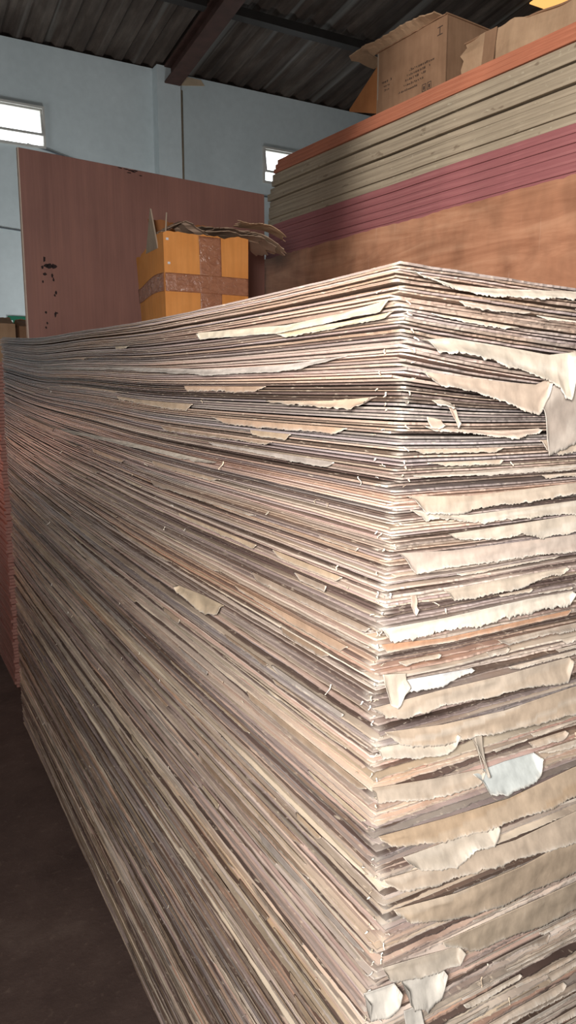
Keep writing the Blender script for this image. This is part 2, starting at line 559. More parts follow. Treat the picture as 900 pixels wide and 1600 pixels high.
def ribbon(face, a, zu, zl, name, rgb=None, out=.004, curl=.006, ragged=.0035, fray=.12, seed=None, label=None, tuck=True, sink=0.0):
    """a: positions along the face, zu/zl: upper and lower edge height there"""
    seed = RNG.randint(0, 900) if seed is None else seed
    OCC.append((face, a[0] - .003, a[-1] + .003, float(zl.min()) - .005, float(zu.max()) + .002))
    n = len(a); R = 9
    tooth = np.abs(NZ.n1(a * 70, seed)) * .5 + np.abs(NZ.n1(a * 190, seed + 1)) * .5 + np.abs(NZ.n1(a * 430, seed + 5)) * .55 + np.maximum(0, NZ.n1(a * 22, seed + 2)) * .9
    drop = np.maximum(zu - zl, .0004)
    zl2 = zl + ragged * (.6 - tooth) * np.clip(drop / .006, .3, 1)
    rr = np.array([0, .04, .16, .32, .5, .68, .84, .94, 1.0])
    grid = np.zeros((R, n, 3)); tint = np.zeros((R, n, 4))
    base = np.array(srgb(*(rgb or FLAPC[RNG.randint(len(FLAPC))])))
    wht = np.array(srgb(230, 222, 210))
    mid_i = n // 2
    hh_row = None
    for r in range(R):
        z = zu + (zl - zu) * rr[r] + (zl2 - zl) * (1.0 if r == R - 1 else .3 if r == R - 2 else 0.0)
        o = out * sstep(0, .2, np.full(n, rr[r])) + curl * rr[r] ** 2.2 * (.65 + .6 * np.abs(NZ.n1(a * 8, seed + 7)))
        o = o + .0008 * NZ.n2(a * 60, np.full(n, rr[r] * 3.5 + seed + 9)) + .0018 * NZ.n2(a * 24, np.full(n, rr[r] * 2.5 + seed)) - sink
        if tuck and r == 0: o = np.full(n, .002)
        o = np.maximum(o, .0033)
        if face == 'end':
            y = y_end(z) - o - .0015
            grid[r] = np.stack([a, y, z], 1)
        else:
            grid[r] = np.stack([X0 - .0012 - o, a, z], 1)
        dist = np.abs(z - zl2)
        w = np.exp(-dist / .0014) * (.35 + .65 * np.abs(NZ.n1(a * 60, seed + 12)))
        w = np.maximum(w, fray * (NZ.n1(a * 9 + rr[r] * 2, seed + 15) > .45))
        v = 1 + .10 * NZ.n2(a * 9, np.full(n, rr[r] * 2.2 + seed)) + .05 * NZ.n2(a * 30, np.full(n, rr[r] * 4 + seed + 21))
        tint[r] = base * v[:, None] * (1 - w[:, None]) + wht * w[:, None]
        tint[r][:, 3] = 1
    zm = float(zu[mid_i])
    hh = h_of(zm, a[mid_i] if face == 'end' else X0, a[mid_i] if face == 'left' else YC)
    i, own = owner_of(hh)
    mb = MB()
    th = np.array([0, -.0009, 0]) if face == 'end' else np.array([-.0009, 0, 0])
    mb.slab(grid if face == 'left' else grid[:, ::-1], th, tint if face == 'left' else tint[:, ::-1])
    o = mb.build(name, FLAP, own, off=tuple(own.location), smooth=True)
    if label: o['label'] = label
    return i, own


def px_flap(face, up, lo, name='torn_strip', sheet_label=None, **kw):
    ax, val = (1, YC - .008) if face == 'end' else (0, X0 - .002)
    k = 0 if face == 'end' else 1
    U = np.array([on_plane(x, y, ax, val) for x, y in up]); D = np.array([on_plane(x, y, ax, val) for x, y in lo])
    if U[0][k] > U[-1][k]: U = U[::-1]
    if D[0][k] > D[-1][k]: D = D[::-1]
    a0, a1 = max(U[0][k], D[0][k]), min(U[-1][k], D[-1][k])
    n = int(np.clip((a1 - a0) / (.0013 if face == 'end' else .004), 12, 380))
    a = np.linspace(a0, a1, n)
    zu = np.interp(a, U[:, k], U[:, 2]); zl = np.interp(a, D[:, k], D[:, 2])
    if a1 - a0 > .035:
        tt = (a - a0) / (a1 - a0); sd = RNG.randint(900)
        env = np.clip(.12 + np.minimum(tt * RNG.uniform(8, 30), (1 - tt) * RNG.uniform(8, 30)) * (1 + .4 * NZ.n1(a * 30, sd)), 0, 1)
        zl = zu - (zu - zl) * env * (1 + .10 * NZ.n1(a * 13, sd + 1))
    zu = np.maximum(zu, zl + .001)
    i, own = ribbon(face, a, zu, zl, name, **kw)
    if sheet_label: own['label'] = sheet_label
    return own


CR = (198, 184, 167); GB = (172, 158, 146); LB = (186, 168, 149); WH = (216, 210, 200); PK = (200, 176, 158)
px_flap('end', [(630, 427), (700, 448), (760, 453), (900, 458), (960, 462)], [(630, 431), (700, 458), (760, 464), (900, 470), (960, 474)], rgb=CR, ragged=.003, sheet_label='veneer sheet under the top corner with a long pale curled strip along its short end')
px_flap('end', [(632, 533), (680, 530), (760, 543), (830, 556), (900, 548), (1000, 545)], [(630, 546), (650, 549), (690, 552), (740, 566), (780, 581), (820, 594), (838, 600), (846, 615), (855, 618), (860, 582), (872, 566), (885, 572), (900, 580), (1000, 590)], rgb=CR, out=.006, curl=.012, fray=.3, sheet_label='veneer sheet with the topmost big torn flap, its tail hanging down at the right')
px_flap('end', [(632, 580), (700, 590), (760, 597), (812, 601), (832, 592)], [(632, 600), (680, 607), (740, 622), (790, 636), (812, 641), (822, 622), (832, 608)], rgb=(188, 168, 150), out=.004, curl=.007, fray=.2, sheet_label='veneer sheet with a wedge shaped brown flap widening to the right')
px_flap('end', [(815, 637), (830, 612), (845, 597), (900, 588), (1000, 585)], [(815, 645), (823, 702), (850, 692), (900, 672), (1000, 660)], rgb=GB, out=.006, curl=.006, fray=.15, sheet_label='veneer sheet with the large grey-brown flap torn open at the right')
px_flap('end', [(820, 686), (850, 684), (900, 664), (1000, 655)], [(820, 700), (850, 710), (900, 699), (1000, 690)], rgb=LB, out=.003, curl=.003)
px_flap('end', [(640, 664), (700, 669), (760, 672), (818, 668)], [(640, 669), (700, 675), (780, 681), (818, 673)], rgb=PK)
px_flap('end', [(645, 650), (668, 655)], [(643, 667), (655, 668), (668, 664)], rgb=PK, curl=.01)
px_flap('end', [(652, 625), (665, 624), (682, 630)], [(652, 630), (665, 632), (682, 637)], rgb=CR, curl=.012)
px_flap('end', [(677, 632), (687, 632)], [(677, 655), (682, 664), (687, 658)], rgb=PK, curl=.012)
px_flap('end', [(618, 772), (720, 772), (900, 750), (1000, 738)], [(618, 778), (640, 797), (700, 793), (740, 789), (800, 783), (900, 765), (1000, 755)], rgb=LB, sheet_label='veneer sheet with a ragged flap halfway between the corner top and the pale band')
px_flap('end', [(625, 793), (660, 797), (720, 802), (900, 778), (1000, 770)], [(622, 797), (648, 815), (662, 806), (700, 810), (740, 815), (770, 808), (830, 800), (900, 800), (1000, 790)], rgb=CR, fray=.3)
px_flap('end', [(690, 832), (800, 816), (900, 800)], [(690, 838), (760, 838), (800, 830), (835, 836), (900, 826)], rgb=CR, fray=.3)
px_flap('end', [(612, 862), (700, 858), (900, 832), (1000, 822)], [(612, 868), (640, 892), (690, 881), (800, 868), (900, 853), (1000, 840)], rgb=(196, 178, 164))
px_flap('end', [(640, 930), (650, 930)], [(640, 950), (646, 962), (650, 950)], rgb=PK, curl=.01)
px_flap('end', [(600, 985), (700, 967), (830, 937), (900, 925)], [(600, 1003), (650, 996), (700, 985), (760, 977), (830, 951), (900, 940)], rgb=(216, 204, 188), ragged=.006, fray=.4, sheet_label='veneer sheet with a saw toothed pale fringe below the middle dark gap')
px_flap('end', [(600, 1010), (700, 1000), (900, 955)], [(600, 1024), (700, 1008), (900, 962)], rgb=(190, 146, 116), curl=.002, out=.002, ragged=.001, fray=0)
px_flap('end', [(605, 1058), (642, 1056)], [(604, 1075), (612, 1104), (626, 1106), (633, 1086), (642, 1074)], rgb=CR, curl=.008, sheet_label='veneer sheet with a short square tongue hanging near the corner')
px_flap('end', [(634, 1068), (690, 1058), (745, 1048)], [(634, 1086), (690, 1073), (745, 1051)], rgb=(208, 206, 204), curl=.008)
px_flap('end', [(590, 1112), (700, 1082), (800, 1058), (900, 1030)], [(590, 1122), (640, 1124), (700, 1103), (760, 1092), (800, 1085), (900, 1064)], rgb=LB)
px_flap('end', [(610, 1150), (700, 1138), (800, 1115), (900, 1080), (960, 1062)], [(600, 1160), (650, 1168), (700, 1166), (760, 1150), (830, 1140), (900, 1122), (960, 1105)], rgb=(186, 166, 145), out=.005, fray=.25, sheet_label='veneer sheet with a broad crinkled flap reaching to the right edge')
px_flap('end', [(596, 1176), (660, 1164), (722, 1150)], [(596, 1188), (660, 1187), (700, 1181), (722, 1166)], rgb=CR, curl=.01)
px_flap('end', [(745, 1150), (758, 1148)], [(745, 1165), (757, 1214), (766, 1216), (768, 1190)], rgb=CR, curl=.014, ragged=.001)
px_flap('end', [(750, 1149), (764, 1149)], [(750, 1186), (757, 1212), (764, 1210)], rgb=CR, curl=.016, ragged=.001)
px_flap('end', [(748, 1216), (800, 1196), (846, 1182)], [(748, 1226), (760, 1238), (785, 1236), (800, 1226), (830, 1215), (846, 1200)], rgb=(198, 202, 198), curl=.012, out=.006, sheet_label='veneer sheet with a greyish white patch peeling off its end')
px_flap('end', [(590, 1240), (700, 1222), (765, 1208)], [(590, 1260), (680, 1253), (720, 1240), (765, 1222)], rgb=LB)
px_flap('end', [(596, 1312), (700, 1282), (800, 1250), (900, 1203), (960, 1180)], [(596, 1324), (690, 1312), (760, 1290), (830, 1268), (900, 1240), (960, 1215)], rgb=(180, 156, 130), out=.005)
px_flap('end', [(630, 1340), (690, 1318), (772, 1284)], [(630, 1352), (700, 1345), (735, 1318), (772, 1304)], rgb=CR, curl=.012)
px_flap('end', [(596, 1372), (700, 1340), (800, 1308), (900, 1262), (960, 1238)], [(596, 1386), (680, 1370), (740, 1350), (900, 1300), (960, 1272)], rgb=LB)
px_flap('end', [(605, 1412), (700, 1385), (800, 1345), (900, 1293), (960, 1265)], [(600, 1426), (690, 1425), (780, 1405), (850, 1372), (900, 1348), (960, 1318)], rgb=(184, 164, 142), out=.006, sheet_label='veneer sheet with the widest plain tan flap low on its end')
px_flap('end', [(690, 1472), (780, 1432), (900, 1378), (960, 1350)], [(690, 1492), (760, 1480), (850, 1450), (900, 1424), (960, 1396)], rgb=(186, 168, 147), out=.005)
px_flap('end', [(625, 1532), (660, 1520), (692, 1512)], [(625, 1548), (640, 1572), (668, 1576), (684, 1562), (692, 1545)], rgb=WH, curl=.02, ragged=.006, fray=.6, sheet_label='veneer sheet with a crumpled white tuft near the foot of the corner')
px_flap('end', [(596, 1512), (640, 1500), (720, 1480)], [(596, 1526), (650, 1522), (720, 1500)], rgb=CR, curl=.012)
px_flap('end', [(570, 1556), (620, 1540)], [(570, 1590), (600, 1588), (620, 1566)], rgb=WH, curl=.014, fray=.5)
px_flap('end', [(640, 1592), (668, 1580)], [(640, 1622), (655, 1630), (668, 1612)], rgb=WH, curl=.014, fray=.5)

# long strips on the left face
px_flap('left', [(311, 520), (450, 508), (540, 489), (614, 467)], [(311, 531), (440, 521), (520, 505), (614, 486)], rgb=(206, 192, 170), ragged=.001, fray=0, curl=.004, sheet_label='veneer sheet with a smooth pale strip folded along its long side near the top')
px_flap('left', [(440, 521), (540, 503), (618, 487)], [(440, 528), (540, 512), (618, 496)], rgb=(222, 198, 164), ragged=.002)
px_flap('left', [(60, 574), (200, 574), (330, 577), (440, 571), (545, 556)], [(60, 577), (200, 578), (330, 586), (440, 581), (545, 568)], rgb=(204, 192, 182), ragged=.001, fray=.05, curl=.006, sheet_label='veneer sheet with a wavy pale lip running along its long side')
px_flap('left', [(420, 626), (520, 626), (592, 620)], [(420, 628), (500, 634), (560, 640), (592, 627)], rgb=(214, 186, 160), curl=.008)
px_flap('left', [(280, 914), (320, 930), (352, 946)], [(280, 920), (325, 957), (352, 958)], rgb=(206, 184, 156), curl=.01)
px_flap('left', [(100, 670), (200, 690), (340, 722)], [(100, 673), (200, 695), (340, 728)], rgb=(202, 188, 172), ragged=.001, fray=.1)


def rand_strip(face, a0, ln, z, drop, **kw):
    n = int(np.clip(ln / (.0016 if face == 'end' else .004), 10, 220))
    a = np.linspace(a0, a0 + ln, n); s = RNG.randint(900)
    t = (a - a0) / ln
    env = np.clip(np.minimum(t * RNG.uniform(3, 30), (1 - t) * RNG.uniform(3, 30)) * (1 + .5 * NZ.n1(a * 24, s + 2)), .12, 1)
    if face == 'left':
        hh = h_of(z, X0, a0 + ln / 2); zu = zmap(hh, np.full(n, X0), a)
    else:
        hh = h_of(z, a0 + ln / 2, YC); zu = zmap(hh, a, np.full(n, YC))
    d = drop * env * (.75 + .45 * NZ.n1(a * (4 if face == 'left' else 14), s))
    if not free(face, a[0], a[-1], float((zu - np.abs(d)).min()), float(zu.max())): return None
    return ribbon(face, a, zu, np.maximum(zu - np.abs(d), .01), 'torn_strip', **kw)


BAND = [(198, 172, 144), (186, 160, 136), (206, 184, 156), (170, 148, 130), (196, 164, 138), (160, 134, 112), (180, 166, 156)]
for q in range(420):
    t = RNG.rand() ** 1.5
    a0 = YC + .015 + t * (L - .5)
    ln = RNG.uniform(.1, .8) * (.5 + t)
    ln = min(ln, YC + L - .03 - a0)
    z = RNG.uniform(.04, 1.545)
    rand_strip('left', a0, ln, z, RNG.uniform(.003, .013), rgb=BAND[RNG.randint(len(BAND))], out=.0005, curl=RNG.uniform(.0003, .0025), ragged=.0022, fray=.06)
for q in range(230):
    a0 = X0 + .004 + RNG.rand() * .36
    ln = min(RNG.uniform(.03, .3), X0 + .44 - a0)
    if ln < .02: continue
    z = RNG.uniform(.45, 1.1) if RNG.rand() < .72 else RNG.uniform(1.1, 1.4)
    rand_strip('end', a0, ln, z, RNG.uniform(.004, .014), rgb=FLAPC[RNG.randint(len(FLAPC))], out=.0025, curl=RNG.uniform(.001, .008), ragged=.004, fray=.2)


for q in range(500):
    a0 = X0 + .003 + RNG.rand() * .3
    ln = min(RNG.uniform(.06, .38), X0 + .46 - a0)
    z = RNG.uniform(.45, 1.36) if RNG.rand() < .8 else RNG.uniform(1.36, 1.55)
    rand_strip('end', a0, ln, z, RNG.uniform(.002, .0055), rgb=FLAPC[RNG.randint(len(FLAPC))], out=.001, curl=RNG.uniform(.0005, .004), ragged=.0035, fray=.5)

# ---- loose splinters and tufts
def splinter(face, a, z, ln, w, ang, bend, rgb, sd):
    m_ = ln * .75
    if sd < 9 and not free(face, a - m_, a + m_, z - m_, z + m_): return
    if sd < 9: OCC.append((face, a - m_, a + m_, z - m_, z + m_))
    n = 9; s = np.linspace(0, 1, n)
    th = ang + bend * (s - .2) ** 2
    da = np.concatenate([[0], np.cumsum(np.cos(th)[:-1] * ln / (n - 1))]); dz = np.concatenate([[0], np.cumsum(np.sin(th)[:-1] * ln / (n - 1))])
    o = .001 + .006 * s * (1 + .6 * np.sin(s * 5 + sd)) * min(1, ln / .012)
    o = np.maximum(o, .0016)
    ww = w * (1 - .65 * s) * (1 + .25 * np.sin(s * 9 + sd))
    nx, nz = -np.sin(th), np.cos(th)
    g = np.zeros((2, n, 3))
    for r, sg in enumerate((-.5, .5)):
        aa = a + da + sg * ww * nx; zz = z + dz + sg * ww * nz
        if face == 'end':
            g[r] = np.stack([aa, y_end(zz) - .0025 - o - (.0012 * r), zz], 1)
        else:
            g[r] = np.stack([X0 - .0015 - o - (.0012 * r), aa, zz], 1)
    hh = h_of(z, a if face == 'end' else X0, YC if face == 'end' else a)
    i, own = owner_of(hh)
    mb = MB()
    th_ = np.array([0, .0006, 0]) if face == 'end' else np.array([.0006, 0, 0])
    mb.slab(g, th_, np.array(srgb(*rgb)))
    mb.build('splinter', FIBRE, own, off=tuple(own.location), smooth=True)


LIT = [(226, 214, 196), (214, 196, 172), (232, 226, 216), (206, 184, 160)]
for q in range(150):
    t = RNG.rand() ** 1.4
    splinter('left', YC + .02 + t * (L - .1), RNG.uniform(.12, 1.54), RNG.uniform(.004, .014), RNG.uniform(.0006, .0016), RNG.choice([-.9, -1.4, -2.2, 2.6, .5]) + RNG.uniform(-.4, .4), RNG.uniform(-3, 3), LIT[RNG.randint(4)], RNG.rand() * 6)
for q in range(260):
    splinter('end', X0 + .01 + RNG.rand() * .36, RNG.uniform(.5, 1.53), RNG.uniform(.003, .011), RNG.uniform(.0006, .0018), RNG.choice([-.9, -1.5, -2.2, 2.8, .4]) + RNG.uniform(-.4, .4), RNG.uniform(-4, 4), LIT[RNG.randint(4)], RNG.rand() * 6)
for q in range(240):      # pale fuzz where the two faces meet
    z = RNG.uniform(.62, 1.56)
    if RNG.rand() < .5: splinter('end', X0 + RNG.uniform(.0, .012), z, RNG.uniform(.003, .007), RNG.uniform(.0006, .002), RNG.uniform(-2.6, .6), RNG.uniform(-4, 4), LIT[RNG.randint(4)], RNG.rand() * 6)
    else: splinter('left', YC + RNG.uniform(-.008, .012), z, RNG.uniform(.003, .008), RNG.uniform(.0006, .002), RNG.uniform(-2.6, .6), RNG.uniform(-4, 4), LIT[RNG.randint(4)], RNG.rand() * 6)
# the tall thin splinters one can pick out
def px_splinter(face, px, py, qx, qy, w, rgb, bend=.3):
    ax, val = (1, YC - .006) if face == 'end' else (0, X0 - .002); k = 0 if face == 'end' else 1
    p, q = on_plane(px, py, ax, val), on_plane(qx, qy, ax, val)
    splinter(face, p[k], p[2], math.hypot(q[k] - p[k], q[2] - p[2]), w, math.atan2(q[2] - p[2], q[k] - p[k]), bend, rgb, 1.0)
px_splinter('left', 556, 914, 548, 950, .005, (228, 206, 176))
px_splinter('left', 583, 612, 577, 655, .004, (226, 204, 178))
px_splinter('left', 430, 518, 428, 538, .006, (230, 216, 196))
px_splinter('left', 438, 518, 441, 536, .004, (230, 216, 196))
px_splinter('left', 137, 543, 120, 566, .006, (190, 176, 164))
px_splinter('end', 675, 925, 680, 952, .003, (232, 214, 196), 1.2)
px_splinter('end', 837, 920, 832, 944, .003, (232, 220, 204))
px_splinter('end', 862, 908, 875, 925, .002, (236, 228, 216))
px_splinter('end', 735, 1480, 750, 1503, .004, (222, 206, 182))
px_splinter('end', 766, 1458, 772, 1482, .006, (228, 214, 192))
px_splinter('end', 612, 1434, 606, 1468, .008, (228, 230, 234), 1.0)

for o in sheets:
    if 'plain edge' in o['label'] and any(c.name.startswith('torn_strip') for c in o.children):
        o['label'] = o['label'].replace('plain edge', 'torn edge strips')

# ------------------------------------------------------------------ the pile on the right
RZ = math.atan2(.16, 1.83)
RO = np.array([1.986, 3.71])
def red(lx, ly): return (RO[0] + lx * math.cos(RZ) - ly * math.sin(RZ), RO[1] + lx * math.sin(RZ) + ly * math.cos(RZ))

def board(z0, z1, y1, dx, mat, name, label, group, ln=2.5, drz=0.0):
    mb = MB()
    n = 24; t = z1 - z0
    seg = np.linspace(-ln, 0, n)
    for a in range(1):
        vs = []; fs = []
        for s in seg:
            wob = .0012 * NZ.n1(s * 5, 7); d = .0025 * NZ.n1(s * 1.6 + 9, int(z0 * 997))
            for (x, z) in ((0 + d, 0 + wob), (1.22, wob), (1.22, t + wob), (d, t + wob)): vs.append((x, s, z))
        for i in range(n - 1):
            for kk in range(4):
                b = (kk + 1) % 4
                fs.append((i * 4 + kk, i * 4 + b, (i + 1) * 4 + b, (i + 1) * 4 + kk))
        fs.append((3, 2, 1, 0)); fs.append(((n - 1) * 4, (n - 1) * 4 + 1, (n - 1) * 4 + 2, (n - 1) * 4 + 3))
        mb.add(vs, [f[::-1] for f in fs])
    x, y = red(dx, y1)
    o = mb.build(name, mat, loc=(x, y, z0), bevel=.0015)
    o.rotation_euler = (0, 0, RZ + drz)
    return tag(o, label, 'wood board', group)

NTH = ['lowest', 'second lowest', 'third lowest', 'fourth lowest', 'fifth lowest', 'sixth lowest', 'seventh lowest', 'eighth lowest', 'ninth lowest']
z = 2.155
for i in range(6):
    t = .0315; board(z, z + t - .0012, .10 - .006 * i + random.uniform(-.008, .008), random.uniform(-.002, .003), PINKB, 'edge_painted_board', 'pink edged board, %s of the six pink ones in the high pile' % NTH[i], 'pink edged boards in the high pile'); z += t
tz = [.033, .031, .034, .030, .036, .032, .030, .031]
s_ = (2.604 - z) / sum(tz)
for i in range(8):
    t = tz[i] * s_; gap = .0055 if i in (3, 5) else .0018
    board(z, z + t - gap, .085 - .006 * i + random.uniform(-.022, .012), random.uniform(-.005, .006) + (.008 if i in (3, 5) else 0), TANB, 'blockboard_sheet', 'pale tan edged board, %s of the eight tan ones above the pink boards' % NTH[i], 'tan edged boards in the high pile'); z += t
for i in range(3):
    t = (2.668 - z) / (3 - i); board(z, z + t - .0012, .012 - .015 * i, -.004 + .004 * i, ORNB, 'orange_board', 'orange edged board, %s of the three capping the high pile' % ['lowest', 'middle', 'topmost'][i], 'orange edged boards on the high pile'); z += t
ZP = 2.668

# upright plywood sheet in front of the pile
px_, py_ = red(-.034, .155)
mb = MB()
n = 90; ysx = np.linspace(-2.62, 0, n)
topz = 2.165 + .0035 * NZ.n1(ysx * 40, 3) + .003 * NZ.n1(ysx * 9, 4) - .03 * np.clip((ysx + .03) / .03, 0, 1) ** 2
g = np.zeros((2, n, 3)); g[0, :, 1] = ysx; g[1, :, 1] = ysx; g[1, :, 2] = topz
mb.slab(g, (-.024, 0, 0))
pl = mb.build('plywood_sheet', PLY, loc=(px_, py_, 0)); pl.rotation_euler = (0, 0, RZ)
tag(pl, 'large orange-brown plywood sheet standing on edge under the pink boards', 'wood board')

# timber rack that carries the pile behind the plywood sheet
rx, ry = red(.03, -.05)
rack = empty('timber_rack', (rx, ry, 0), 'rough timber rack carrying the high board pile behind the plywood sheet', 'rack', rz=RZ)
MB().box((0, -2.3, 2.09), (1.15, 0, 2.1535)).build('deck', RACK, rack, bevel=.004)
for (a, b) in ((0.02, -.12), (1.03, -.12), (0.02, -2.28), (1.03, -2.28)):
    MB().box((a, b, 0), (a + .1, b + .1, 2.0895)).build('leg', RACK, rack, bevel=.004)


# ------------------------------------------------------------------ cartons on the high pile
def ragged_panel(w, hgt, th, edges, seed, mat, name, parent, loc=(0, 0, 0), rot=(0, 0, 0), amp=.008, n=26, m=6, bend=0.0, tint=None):
    """cardboard panel in the local xz plane, torn along the named edges"""
    us = np.linspace(0, 1, n); vs = np.linspace(0, 1, m)
    g = np.zeros((m, n, 3))
    rg = lambda x, k: amp * (NZ.n1(x * 9, seed + k) + .6 * NZ.n1(x * 31, seed + k + 1))
    for r, v in enumerate(vs):
        x0 = rg(v, 1) if 'l' in edges else 0; x1 = w + (rg(v, 2) if 'r' in edges else 0)
        x = x0 + (x1 - x0) * us
        z0 = rg(us, 3) if 'b' in edges else 0 * us; z1 = hgt + (rg(us, 4) if 't' in edges else 0 * us)
        zz = z0 + (z1 - z0) * v
        g[r] = np.stack([x, bend * (v ** 2) + .002 * NZ.n1(us * 3 + v * 2, seed), zz], 1)
    o = MB().slab(g, (0, -th, 0), tint).build(name, mat, parent)
    o.location = loc; o.rotation_euler = rot
    return o


P2 = math.pi / 2
# carton 1: lies on its side, open end facing away to the left (far end)
cx, cy = red(.15, -.66)
c1 = empty('cardboard_carton', (cx, cy, ZP), 'open brown cardboard carton lying on the high pile with its flaps sticking out left', 'box', rz=RZ)
LN, DP, HT = .44, .36, .335
# local: x into the pile, y towards far (left in view); carton spans y -LN..0
# faint printed text and a small symbol on the front face
ragged_panel(LN, HT, .005, '', 3, CARD, 'side_panel', c1, (0, -LN, 0), (0, 0, P2))
ragged_panel(LN, HT, .005, '', 4, CARD, 'side_panel', c1, (DP, -LN, 0), (0, 0, P2))
ragged_panel(DP, HT, .005, '', 5, CARD, 'end_panel', c1, (0, -LN + .003, 0), (0, 0, 0))
MB().box((.006, -LN + .01, .0005), (DP - .002, 0, .006)).build('bottom_panel', CARDI, c1)
mb = MB(); us = np.linspace(-LN - .004, .01, 30); g = np.zeros((4, 30, 3))
for r, x in enumerate((-.012, .1, .25, DP)):
    g[r] = np.stack([np.full(30, x) + (.004 * NZ.n1(us * 40, 6) if r == 0 else 0), us, HT + .005 + .002 * NZ.n1(us * 8, r)], 1)
mb.slab(g, (0, 0, .005)).build('top_panel', CARD, c1)
# top flap sticking out at the far end, and the side flap swung outwards
g = np.zeros((6, 60, 3)); us = np.linspace(0, 1, 60)
for r, v in enumerate(np.linspace(0, 1, 6)):
    yy1 = -LN + .03 + us * (LN + .13 + .012 * NZ.n1(v * 7, 43))
    wid = .05 + .006 * NZ.n1(us * 9, 41) + .005 * NZ.n1(us * 40, 42)
    g[r] = np.stack([-.002 - v * wid + .10 * (1 - v) * sstep(.8, .84, us), yy1, HT + .007 + .006 * v + .004 * NZ.n1(us * 5 + v, 44) + .02 * sstep(.0, .25, us) * v], 1)
MB().slab(g[:, ::-1], (0, 0, .005)).build('flap', CARD2, c1)
g = np.zeros((5, 10, 3)); us = np.linspace(0, 1, 10)
for r, v in enumerate(np.linspace(0, 1, 5)):
    z0 = .075 + .045 * v; z1 = .28 - .15 * v
    g[r] = np.stack([0 * us - .09 * v * 0 - .04 * v, .004 + v * .155 + 0 * us, z0 + (z1 - z0) * us], 1)
MB().slab(g, (.005, 0, 0)).build('flap', CARDI, c1)
g = np.zeros((5, 10, 3))
for r, v in enumerate(np.linspace(0, 1, 5)):
    g[r] = np.stack([DP + .03 * v + 0 * us, .004 + v * .13 + 0 * us, .02 + .28 * us], 1)
MB().slab(g, (.005, 0, 0)).build('flap', CARDI, c1)
# pale torn edge at the front far corner
MB().box((-.005, -.006, 0), (.008, .003, HT)).build('torn_corner_edge', CARDG, c1)
ink = MB(); rr = random.Random(3)
for row, (z, a0, a1) in enumerate([(.188, .075, .40), (.17, .085, .40), (.152, .16, .34), (.132, .05, .32), (.112, .09, .3)]):
    y = -.02 - (.44 - a1) * .3 - .02 * (row > 2)
    ink = MB()
    while y > -.36 + .02 * row:
        w = rr.uniform(.004, .011); hh_ = rr.uniform(.005, .009)
        zz = z - (y + .2) * -.02
        if rr.random() < .82:
            ink.box((-.0062, y - w, zz), (-.0055, y - w * .65, zz + hh_)); ink.box((-.0062, y - w, zz + hh_ * .75), (-.0055, y, zz + hh_)); 
            if rr.random() < .5: ink.box((-.0062, y - w * .35, zz), (-.0055, y, zz + hh_))
            if rr.random() < .5: ink.box((-.0062, y - w, zz), (-.0055, y, zz + hh_ * .25))
        y -= w + rr.uniform(.003, .007)
    ink.build('printed_text', INK, c1)
for k in range(2):      # square handling marks
    y = -.30 - .032 * k; ink = MB()
    for (a, b, c, d) in ((0, 0, .024, .0025), (0, .0275, .024, .0025), (0, 0, .0025, .03), (.0215, 0, .0025, .03), (.008, .006, .008, .015)):
        ink.box((-.0062, y - a - c, .075 + b), (-.0055, y - a, .075 + b + d))
    ink.build('handling_mark', INK, c1)
ink = MB()
for (a, b, c, d) in ((0, 0, .03, .003), (0, .03, .03, .003), (.013, 0, .003, .033)):
    ink.box((-.0062, -.385 - a - c, .27 + b), (-.0055, -.385 - a, .27 + b + d))
ink.build('handling_mark', INK, c1)


# carton 2: torn, collapsed, near end of the pile
cx, cy = red(.1, -1.225)
c2 = empty('torn_carton', (cx, cy, ZP), 'crumpled pale cardboard carton with torn corrugated end beside the open carton', 'box', rz=RZ)
us = np.linspace(0, 1, 40); g = np.zeros((8, 40, 3))
for r, v in enumerate(np.linspace(0, 1, 8)):
    y_start = .012 * NZ.n1(v * 9 + 3, 51) + .01 * NZ.n1(v * 25, 52) + .05 * (1 - v) * (v < .25)
    y = y_start - us * (.82 + y_start)
    hgt = .175 + .012 * NZ.n1(us * 7, 53) - .05 * us + .02 * np.exp(-((us - .3) / .05) ** 2)
    g[r] = np.stack([.012 * NZ.n2(us * 6, v * 3 + 7 * np.ones(40)) + .02 * v, y, v * hgt], 1)
MB().slab(g[:, ::-1], (-.006, 0, 0)).build('side_panel', CARD2, c2)
g2 = np.zeros((5, 40, 3))
for r, v in enumerate(np.linspace(0, 1, 5)):
    g2[r] = np.stack([.02 + v * .3 + 0 * us, -us * .82 + .012 * NZ.n1(v * 8, 55), .175 + .012 * NZ.n1(us * 7, 53) * (1 - v) - .05 * us - .012 * np.sin(v * 3)], 1)
MB().slab(g2[:, ::-1], (0, 0, .006)).build('top_panel', CARD, c2)
MB().box((.3, -.82, 0), (.306, -.01, .12)).build('side_panel', CARD, c2)
MB().box((.02, -.82, 0), (.3, -.815, .12)).build('end_panel', CARD, c2)
tp = MB()
g3 = np.zeros((3, 12, 3)); w3 = np.linspace(0, 1, 12)
for r, v in enumerate((0, .5, 1)):
    g3[r] = np.stack([-.002 + .012 * NZ.n2(.12 + .14 * v + 0 * w3, w3 * 3 + 7) * 0 - .012 + .02 * w3, -.12 - .06 * v + 0 * w3, .002 + w3 * .165], 1)
tp.slab(g3, (-.001, 0, 0)).build('paper_band', CARD, c2)

